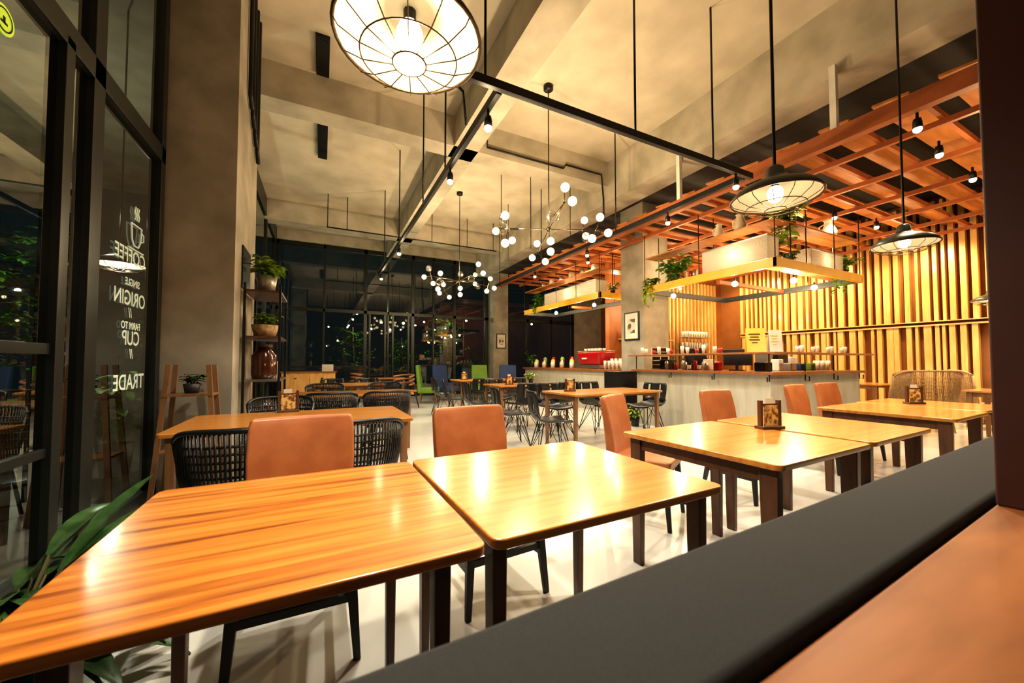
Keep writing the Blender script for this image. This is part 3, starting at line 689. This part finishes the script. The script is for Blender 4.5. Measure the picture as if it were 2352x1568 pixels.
cl=[('screen',.2,.15,.13,'black card reader box'),('white',.12,.12,.18,'white napkin box'),('redgloss',.1,.1,.14,'red tin'),('steel',.16,.16,.12,'steel tray stack'),('blue',.15,.12,.11,'blue box'),('green',.14,.12,.12,'green box'),('screen',.22,.2,.18,'black receipt printer'),('screen',.3,.22,.26,'black blender base'),('clay',.16,.12,.18,'cream canister'),('white',.2,.16,.22,'white storage box'),('steel',.18,.18,.30,'steel grinder body')]
pos=[(5.75,3.3),(6.25,3.38),(5.74,4.0),(6.55,3.38),(6.9,3.4),(7.2,3.4),(5.75,5.0),(6.62,3.6),(5.8,4.2),(7.0,3.6),(6.3,3.6)]
for (m_,w,d,h,l),(x,y) in zip(cl,pos):
    tag(MB().bb((x-w/2,y-d/2,1.03),(x+w/2,y+d/2,1.03+h)).build('counter_box',m_,bevel=.012),l+' on the bar worktop below the ledge','box')
for i in range(6):
    cup('takeaway_cup','white takeaway cup in the row at right end of the bar worktop','cup',(7.38+.08*i,3.36+.07*(i%2),1.03),'white',.035,.16,'takeaway cups on the bar')
for i in range(12):
    cup('drinking_glass','small glass or jar standing on the raised bar ledge left of menu stands','glass',(5.44+.06*(i%2),3.75+.15*i-(.02 if i%3 else 0),1.30),'glassware' if i%3 else 'redgloss',.03,.08+.03*(i%3),'small glasses on the bar ledge')
for i in range(8):
    cup('drinking_glass','small glass standing on the raised bar ledge right of menu stands','glass',(6.1+.21*i,3.02+.05*(i%2),1.30),'glassware',.03,.09+.02*(i%2),'small glasses on the right bar ledge')
for i in range(10):
    cup('condiment_jar','small jar standing on the bar worktop under the ledge','jar',(5.62+.07*(i%2),4.0+.10*i+.12,1.03),('steel','white','redgloss','amber')[i%4],.03,.12+.02*(i%3),'jars under the bar ledge','jar')
for i in range(14):
    cup('bottle','dark bottle standing on the back counter along the orange wall','bottle',(6.95+.13*i+.05*(i%2),7.22+.12*(i%2),.94),('amber','leafd','steel','redgloss')[i%4],.05,.45,'bottles on the back counter','bottle')
t=thing('bottle_shelf','wooden wall shelf for bottles on the orange wall behind the bar','shelf',(7.8,7.48,1.75))
MB().bb((-.9,-.14,0),(.9,.11,.03)).build('board','slat',t)
for sx in(-.7,.7): MB().bar((sx,.10,-.18),(sx,-.1,0),.02,.02).build('bracket','black',t)
for i in range(12):
    cup('bottle','bottle standing on the wooden wall shelf behind the bar','bottle',(7.0+.14*i,7.45,1.78),('glassware','amber','clay','leafd','steel')[i%5],.05,.30+.05*(i%3),'bottles on the wall shelf','bottle')
t=thing('pigeonhole_box','small wooden pigeonhole box on the bar beside column','box',(5.82,5.25,1.03),math.radians(-45))
MB().bb((-.15,.1,0),(.15,.12,.42)).build('back','clay',t); g=MB()
for k in range(6): g.bb((-.15,-.1,k*.08),(.15,.1,k*.08+.012))
for xx in(-.15,0,.138): g.bb((xx,-.1,0),(xx+.012,.1,.412))
g.build('divider','clay',t)
def shelf(label,x,y,z,w,d,n,h,rz,grp,gl):
    t=thing('glass_rack',label,'rack',(x,y,z),rz)
    for k in range(n): MB().bb((-w/2,-d/2,k*h),(w/2,d/2,k*h+.015)).build('shelf','steel',t)
    for sx in(-1,1):
        for sy in(-1,1): MB().tube([(sx*w/2,sy*d/2,0),(sx*w/2,sy*d/2,n*h)],.008,6).build('post','steel',t)
    for k in range(n):
        for i in range(int(w/.1)):
            lx=-w/2+.06+i*.1
            for ly in(-.08,.06): cup('drinking_glass',gl,'glass',(x+lx,y+ly,z+k*h+.015),'glassware',.035,h*.55,grp)
shelf('steel rack of drinking glasses against the orange bar wall',9.4,7.26,.94,.9,.35,4,.3,0,'glasses on the orange wall rack','drinking glass standing on the rack against orange bar wall')
shelf('steel rack of cups beside the espresso machine',7.0,6.78,1.0,.5,.35,3,.32,0,'glasses on rack by espresso machine','drinking glass on the steel rack by the espresso machine')
tag(MB().bb((6.72,6.58,0),(7.28,6.97,.995)).build('side_counter','leg'),'dark counter unit under the cup rack beside the bar column','counter')
# ------------------------------------------------------------ picture frames
def picture(label,x0,y0,z0,w,h,axis):
    t=thing('picture_frame',label,'picture',(x0,y0,z0))
    if axis=='x': t.rotation_euler=(0,0,-PI/2)
    MB().bb((-w/2,-.02,-h/2),(w/2,0,h/2)).build('frame','black',t); mo=MB().bb((-w/2+.03,-.024,-h/2+.03),(w/2-.03,-.02,h/2-.03)).build('mount','paper',t)
    MB().bb((-w/4,-.027,-h/4),(w/4,-.024,h/4)).build('print','print',mo)
picture('black framed print on the bar column',5.895,6.05,1.93,.42,.60,'x')
picture('small black framed print on the far concrete column',5.95,12.795,1.95,.38,.55,'y')
# ------------------------------------------------------------ hanging shelves over the bar
def rack(label,x0,x1,y0,y1,zb):
    t=thing('hanging_shelf',label,'hanging shelf')
    for a,b in(((x0,y0,zb),(x0+.05,y1,zb+.13)),((x0,y0,zb),(x1,y0+.05,zb+.13))): MB().bb(a,b).build('channel','yellow',t,bevel=.004)
    for a,b in(((x1-.05,y0,zb),(x1,y1,zb+.1)),((x0,y1-.05,zb),(x1,y1,zb+.1))): MB().bb(a,b).build('channel','shadeout',t,bevel=.004)
    MB().bb((x0+.05,y0+.05,zb+.1),(x0+.42,y1-.05,zb+.125)).build('shelf_board','orangewood',t)
    MB().bb((x0+.42,y0+.05,zb+.1),(x1-.05,y0+.42,zb+.125)).build('shelf_board','orangewood',t)
    MB().bb((x0+.02,y0+.02,zb+.66),(x0+.36,y1-.05,zb+.68)).build('upper_board','orangewood',t)
    MB().bb((x0+.36,y0+.02,zb+.66),(x1-.05,y0+.36,zb+.68)).build('upper_board','orangewood',t)
    def rod(x,y): MB().tube([(x,y,zb),(x,y,3.60)],.007,6).build('hanging_rod','black',t)
    for x in(x0+.02,x0+.4):
        nn=max(2,int((y1-y0)/.8)+1)
        for k in range(nn): rod(x,y0+.03+(y1-y0-.06)*k/(nn-1))
    for k in range(1,4):
        xx=x0+(x1-x0-.03)*k/3
        for yy in(y0+.03,y0+.4): rod(xx,yy)
    MB().bb((x0+.5,(y0+y1)/2-.03,zb+.02),(x1-.05,(y0+y1)/2+.03,zb+.08)).build('cross_beam','red',t)
rack('large yellow edged hanging shelf over the corner bar',5.5,7.95,2.95,5.35,2.47)
rack('farther yellow edged hanging shelf over the far bar counter',5.4,6.6,6.5,10.0,2.58)
def planter(label,a,b):
    t=thing('planter_box',label,'planter',((a[0]+b[0])/2,(a[1]+b[1])/2,a[2])); w=(b[0]-a[0])/2; d=(b[1]-a[1])/2; h=b[2]-a[2]; th=.012
    g=MB(); g.bb((-w,-d,0),(w,d,th)); g.bb((-w,-d,th),(-w+th,d,h)); g.bb((w-th,-d,th),(w,d,h)); g.bb((-w+th,-d,th),(w-th,-d+th,h)); g.bb((-w+th,d-th,th),(w-th,d,h))
    g.build('box','crinkle',t); g=MB()
    for z in(0,h-.02):
        g.bb((-w-.006,-d-.006,z),(w+.006,-d,z+.02)); g.bb((-w-.006,d,z),(w+.006,d+.006,z+.02)); g.bb((-w-.006,-d,z),(-w,d,z+.02)); g.bb((w,-d,z),(w+.006,d,z+.02))
    g.build('rim','steel',t)
    point(((a[0]+b[0])/2,(a[1]+b[1])/2,a[2]+h*.55),6,r=.05)
planter('crinkled white planter box on near left side of the large hanging shelf',(5.56,3.10,2.596),(5.84,4.12,2.97))
planter('crinkled white planter box on right side of the large hanging shelf',(6.6,3.05,2.596),(7.55,3.33,2.90))
planter('long crinkled white planter box on the farther hanging shelf',(5.46,6.7,2.706),(5.76,8.9,3.04))
def jug(label,x,y,z,h=.26):
    t=thing('jug',label,'jug',(x,y,z)); r=h*.36
    MB().lathe([(1e-3,0),(r*.8,0),(r,h*.35),(r*.6,h*.75),(r*.55,h*.95),(r*.7,h),(r*.5,h*.98),(1e-3,h*.8)],18).build('body','clay',t,smooth=True)
    MB().tube([(0,r*.6,h*.85),(0,r*1.25,h*.75),(0,r*1.2,h*.4),(0,r*.95,h*.3)],.012,8).build('handle','clay',t,smooth=True)
ZU=3.152
jug('cream jug on the upper board above the near planter, right one',5.68,3.55,ZU)
jug('cream jug on the upper board above the near planter, left one',5.68,3.9,ZU,.22)
jug('cream jug on upper board at right end of the large hanging shelf',7.3,3.12,ZU,.3)
for i in range(6): cup('storage_jar','dark jar standing on the upper board of the farther hanging shelf','jar',(5.58,6.9+.45*i,3.262),'steel' if i%2 else 'clay',.07,.16,'jars on the farther upper board','jar')
for i in range(5): cup('storage_jar','small jar on the lower board at far left of the large hanging shelf','jar',(5.68,4.22+.07*i,2.596),('redgloss','clay','steel')[i%3],.03,.14,'jars on the large shelf','jar')
# ------------------------------------------------------------ plants
def bushy(g,h,rad,n,lw,c=(0,0,0),stems=7,st=None):
    for i in range(stems):
        a=rnd.uniform(0,2*PI); tip=Vector(c)+Vector((math.cos(a)*rad*rnd.uniform(.3,1),math.sin(a)*rad*rnd.uniform(.3,1),h*rnd.uniform(.5,1)))
        if st: st.tube([c,(Vector(c)+tip)/2+Vector((0,0,h*.1)),tip],.004,5)
        for k in range(n):
            t=rnd.uniform(.3,1); p=Vector(c).lerp(tip,t)
            b=rnd.uniform(0,2*PI); g.leaf(p,(math.cos(b),math.sin(b),rnd.uniform(-.1,.6)),lw*2*rnd.uniform(.7,1.2),lw*rnd.uniform(.8,1.2),.7,seg=4)
def potted(label,loc,h,rad,n,lw,m='leaf',potr=.07,poth=.12,pm='pot',stems=7,name='potted_plant',cat='plant',trail=0,tl=(.2,.45),side=None):
    t=thing(name,label,cat,loc)
    MB().lathe([(1e-3,0),(potr*.75,0),(potr,poth),(potr*.9,poth),(potr*.85,poth*.85),(1e-3,poth*.85)],20).build('pot',pm,t,smooth=True)
    g=MB(); s=MB(); bushy(g,h,rad,n,lw,(0,0,poth*.85),stems,s)
    for i in range(trail):
        a=rnd.uniform(0,2*PI) if side is None else side+rnd.uniform(-.7,.7); rr=potr*1.3 if side is None else max(potr*1.3,.15); x,y=rr*math.cos(a),rr*math.sin(a); L=rnd.uniform(*tl)
        s.tube([(x*.4,y*.4,poth),(x,y,poth),(x*1.1,y*1.1,poth-L)],.003,5)
        for k in range(int(7*L/.35)+2): g.leaf((x*1.05,y*1.05,poth-L*k/(7*L/.35+2)),(rnd.uniform(-1,1),rnd.uniform(-1,1),-.1),lw*1.6,lw,.6,seg=4)
    g.build('foliage',m,t,smooth=True); s.build('stem','stem',t)
    return t
ZS=2.596
potted('bright fern like plant at far left of the large hanging shelf',(5.66,4.75,ZS),.34,.36,12,.06,'leaf',.09,.14,trail=8,stems=20,tl=(.1,.3))
potted('trailing pothos hanging below the far left corner of the large hanging shelf',(5.62,5.2,ZS),.10,.12,6,.055,'leafy',.06,.10,trail=6,tl=(.3,.8),side=PI)
potted('yellow green leafy plant on the upper board above the large shelf corner',(6.05,3.12,ZU),.28,.30,10,.085,'leafy',.07,.12,stems=16,trail=6)
potted('dry feathery plant on the upper board above the near planter box',(5.70,3.2,ZU),.24,.16,12,.025,'stem',.05,.08,stems=10)
potted('small green plant at right end of the large hanging shelf',(7.75,3.15,ZS),.25,.2,9,.06,'leaf',.06,.1,trail=4)
potted('small plant in red pot between planters on the large hanging shelf',(6.25,3.2,ZS),.18,.14,8,.045,'leaf',.05,.09,'redgloss')
potted('green trailing plant on the farther hanging shelf',(5.6,9.3,2.706),.3,.28,11,.08,'leaf',.09,.14,trail=8,side=PI)
potted('small leafy plant at near end of the farther hanging shelf',(5.95,6.7,2.706),.2,.16,8,.05,'leafy',.06,.1)
potted('small plant standing on floor beside the bar counter',(5.12,5.2,0),.26,.16,8,.06,'leafy',.08,.16)
potted('small plant on the far counter by the far column',(6.1,10.75,1.0),.4,.22,8,.06,'leaf',.06,.12)
potted('small plant on the middle long table',(3.7,6.55,.75),.14,.12,6,.05,'leafy',.05,.08)
t=thing('leafy_floor_plant','large dark leaved plant on floor between glass wall and streaked table','plant',(-.92,1.90,0))
MB().lathe([(1e-3,0),(.13,0),(.17,.22),(.155,.22),(.15,.20),(1e-3,.20)],24).build('pot','pot',t,smooth=True)
g=MB(); s=MB()
for i in range(150):
    a=rnd.uniform(0,2*PI); q=Vector((math.cos(a)*.13,math.sin(a)*.13,.18+rnd.uniform(.0,.28))); s.tube([(0,0,.2),q],.005,5)
    k=.8 if math.cos(a)<-.2 else 1.15
    g.leaf(q,(math.cos(a),math.sin(a),rnd.uniform(-.4,1.2)),rnd.uniform(.26,.37)*k,rnd.uniform(.055,.082),rnd.uniform(.3,.9),seg=7)
g.build('foliage','leafd',t,smooth=True); s.build('stem','stem',t)
t=thing('plant_stand','wooden splayed leg plant stand in front of the concrete column','plant stand',(-.98,4.08,0))
for sx in(-1,1):
    for sy in(-1,1): MB().bar((sx*.13,sy*.09,1.14),(sx*.21,sy*.15,0),.034,.022).build('leg','midleg',t)
MB().bb((-.165,-.12,.88),(.165,.12,.90)).build('shelf','midleg',t); MB().bb((-.185,-.13,.42),(.185,.13,.44)).build('shelf','midleg',t)
potted('small dark plant in black pot on the wooden plant stand',(-.98,4.08,.90),.1,.08,6,.035,'leafd',.06,.08)
# metal shelf unit against the column side
t=thing('metal_shelf_unit','black metal shelf unit beside the left concrete column','shelf',(-.56,5.02,0))
for sx in(-1,1):
    for sy in(-1,1): MB().bb((sx*.155-.011,sy*.36-.011,0),(sx*.155+.011,sy*.36+.011,1.98)).build('post','black',t)
for z in(.43,.96,1.41,1.89): MB().bb((-.165,-.37,z),(.165,.37,z+.022)).build('shelf','steel' if z<1.2 else 'leg',t)
potted('leafy green plant in zinc bucket on top of the metal shelf unit',(-.55,4.85,1.912),.24,.18,9,.06,'leafy',.10,.18,'bucket',12)
potted('small leaved plant in a woven basket on the middle shelf',(-.56,4.88,1.432),.18,.13,11,.045,'leafy',.13,.13,'basket',12)
t=thing('amber_jar','large dark amber jar on the metal shelf unit','jar',(-.56,4.88,.982))
MB().lathe([(1e-3,0),(.11,0),(.12,.05),(.12,.25),(.07,.31),(.065,.34),(1e-3,.34)],24).build('body','amber',t,smooth=True); MB().lathe([(1e-3,.34),(.075,.34),(.075,.37),(1e-3,.37)],20).build('lid','leg',t)
cup('glass_jar','pale glass jar behind the amber jar on the metal shelf','jar',(-.52,5.2,.982),'glassware',.06,.22,None,'jar')
cup('glass_jar','dark jar on the lowest visible metal shelf','jar',(-.56,4.9,.452),'amber',.10,.33,None,'jar')
tag(MB().bb((-.748,4.66,1.93),(-.735,5.1,2.36)).build('wall_panel','screen'),'black panel on the column side behind the zinc bucket plant','panel')
t=thing('side_cabinet','low wooden cabinet by the far left windows','cabinet',(-.25,12.4,0))
MB().bb((-.75,-.25,0),(.6,.25,.86)).build('body','slat',t,bevel=.006); MB().bb((-.78,-.28,.86),(.63,.28,.9)).build('top','counter',t)
for x in(-.72,-.05):
    d=MB().bb((x,-.27,.08),(x+.62,-.25,.8)).build('door','slat',t); MB().bb((x+.28,-.29,.7),(x+.34,-.27,.72)).build('handle','black',d)
tag(MB().bb((.0,12.3,.9),(.3,12.45,1.1)).build('paper_stack','paper'),'white paper box on the low far cabinet','box')
# ------------------------------------------------------------ outside trees
def tree(label,x,y,h,rad,n,lw,m):
    t=thing('tree',label,'tree',(x,y,-.1)); s=MB(); g=MB()
    s.tube([(0,0,0),(.05,.03,h*.5),(0,.0,h)],[.05,.04,.015],8)
    for i in range(18):
        z=h*(.35+.6*i/18); a=i*2.4; L=rad*(1.1-.6*i/18)
        q=Vector((math.cos(a)*L,math.sin(a)*L,z+.15)); s.tube([(0,0,z),q],[.015,.004],5)
        for k in range(n):
            p=Vector((0,0,z)).lerp(q,rnd.uniform(.3,1.05))+Vector((rnd.gauss(0,.08),rnd.gauss(0,.08),rnd.gauss(0,.05)))
            b=rnd.uniform(0,2*PI); g.leaf(p,(math.cos(b),math.sin(b),rnd.uniform(-.2,.4)),lw*2,lw,.5,seg=3)
    s.build('trunk','trunk',t,smooth=True); g.build('foliage',m,t)
tree('slender layered green tree outside the far windows',.95,14.4,2.5,.85,26,.06,'leaf')
tree('leafy tree outside the far windows beyond blue chair',4.6,15.2,3.2,.9,20,.08,'leaf')
tree('small leafy tree outside the far windows at centre',2.7,14.8,2.2,.7,20,.07,'leaf')
tree('dark leafy tree outside the left glass, nearest the door frame',-4.3,8.2,3.4,.9,26,.09,'leaf')
tree('broad tree outside left glass behind the lettering',-2.7,9.6,2.6,.6,24,.09,'leafd')
tree('tall dark tree farther outside the left glass wall',-7.0,12.4,4.6,1.5,26,.12,'leafd')
potted('broad green leaved plant just outside the left glass below lettering',(-2.05,5.8,-.1),.95,.34,9,.13,'leaf',.16,.35,stems=14)
# ------------------------------------------------------------ more lights
for x,y in((5.9,3.4),(6.8,3.4),(7.5,3.8),(5.8,4.8)): point((x,y,2.38),27,r=.04)
for y in(6.8,7.9,9.2): point((5.9,y,2.46),32,r=.04)
first=None
for x,y,z,l in[(5.75,3.7,2.47,'bare bulb under the large hanging shelf, near left side'),(6.3,3.15,2.47,'bare bulb under the large hanging shelf, near right side'),(5.8,4.9,2.47,'bare bulb under the large hanging shelf, beside the column'),(5.65,7.0,2.58,'bare bulb under the farther hanging shelf, nearest end'),(5.65,8.6,2.58,'bare bulb under the farther hanging shelf, far end'),(7.2,3.3,2.47,'bare bulb under the large hanging shelf, right end')]:
    if first is None:
        first=thing('bare_bulb',l,'bulb',(x,y,z),0); MB().tube([(0,0,0),(0,0,-.05)],.014,8).build('socket','black',first); MB().ball((0,0,-.085),.045,12,8).build('bulb','spotb',first,smooth=True)
    else: dup(first,l,(x,y,z))
for y in(1.2,3.0,4.8,6.4): spot((XR-1.1,y,3.5),(XR,y,1.6),170,c=(1,.72,.34),ang=130,r=.05)
for x in(6.3,8.2,10.0):
    for y in(1.3,3.2,5.2,7.0,9.0): point((x,y,3.2),15,c=(1,.72,.40),r=.05)
point((9.0,6.9,2.6),34,r=.05); point((7.5,6.8,2.6),34,r=.05)
point((1.3,14.0,3.0),80,c=(.95,1,.75),r=.05); point((4.4,14.3,3.0),65,c=(.95,1,.75),r=.05); point((-2.8,7.2,3.2),90,c=(.95,1,.8),r=.05)
point((.9,-1.0,2.6),10,c=(1,.62,.35),r=.05)
w=bpy.data.worlds.new('world'); scene.world=w; w.use_nodes=True
w.node_tree.nodes['Background'].inputs[0].default_value=(.008,.013,.015,1); w.node_tree.nodes['Background'].inputs[1].default_value=.8
scene.view_settings.view_transform='Standard'
scene.view_settings.look='Medium High Contrast'
scene.view_settings.exposure=0.22
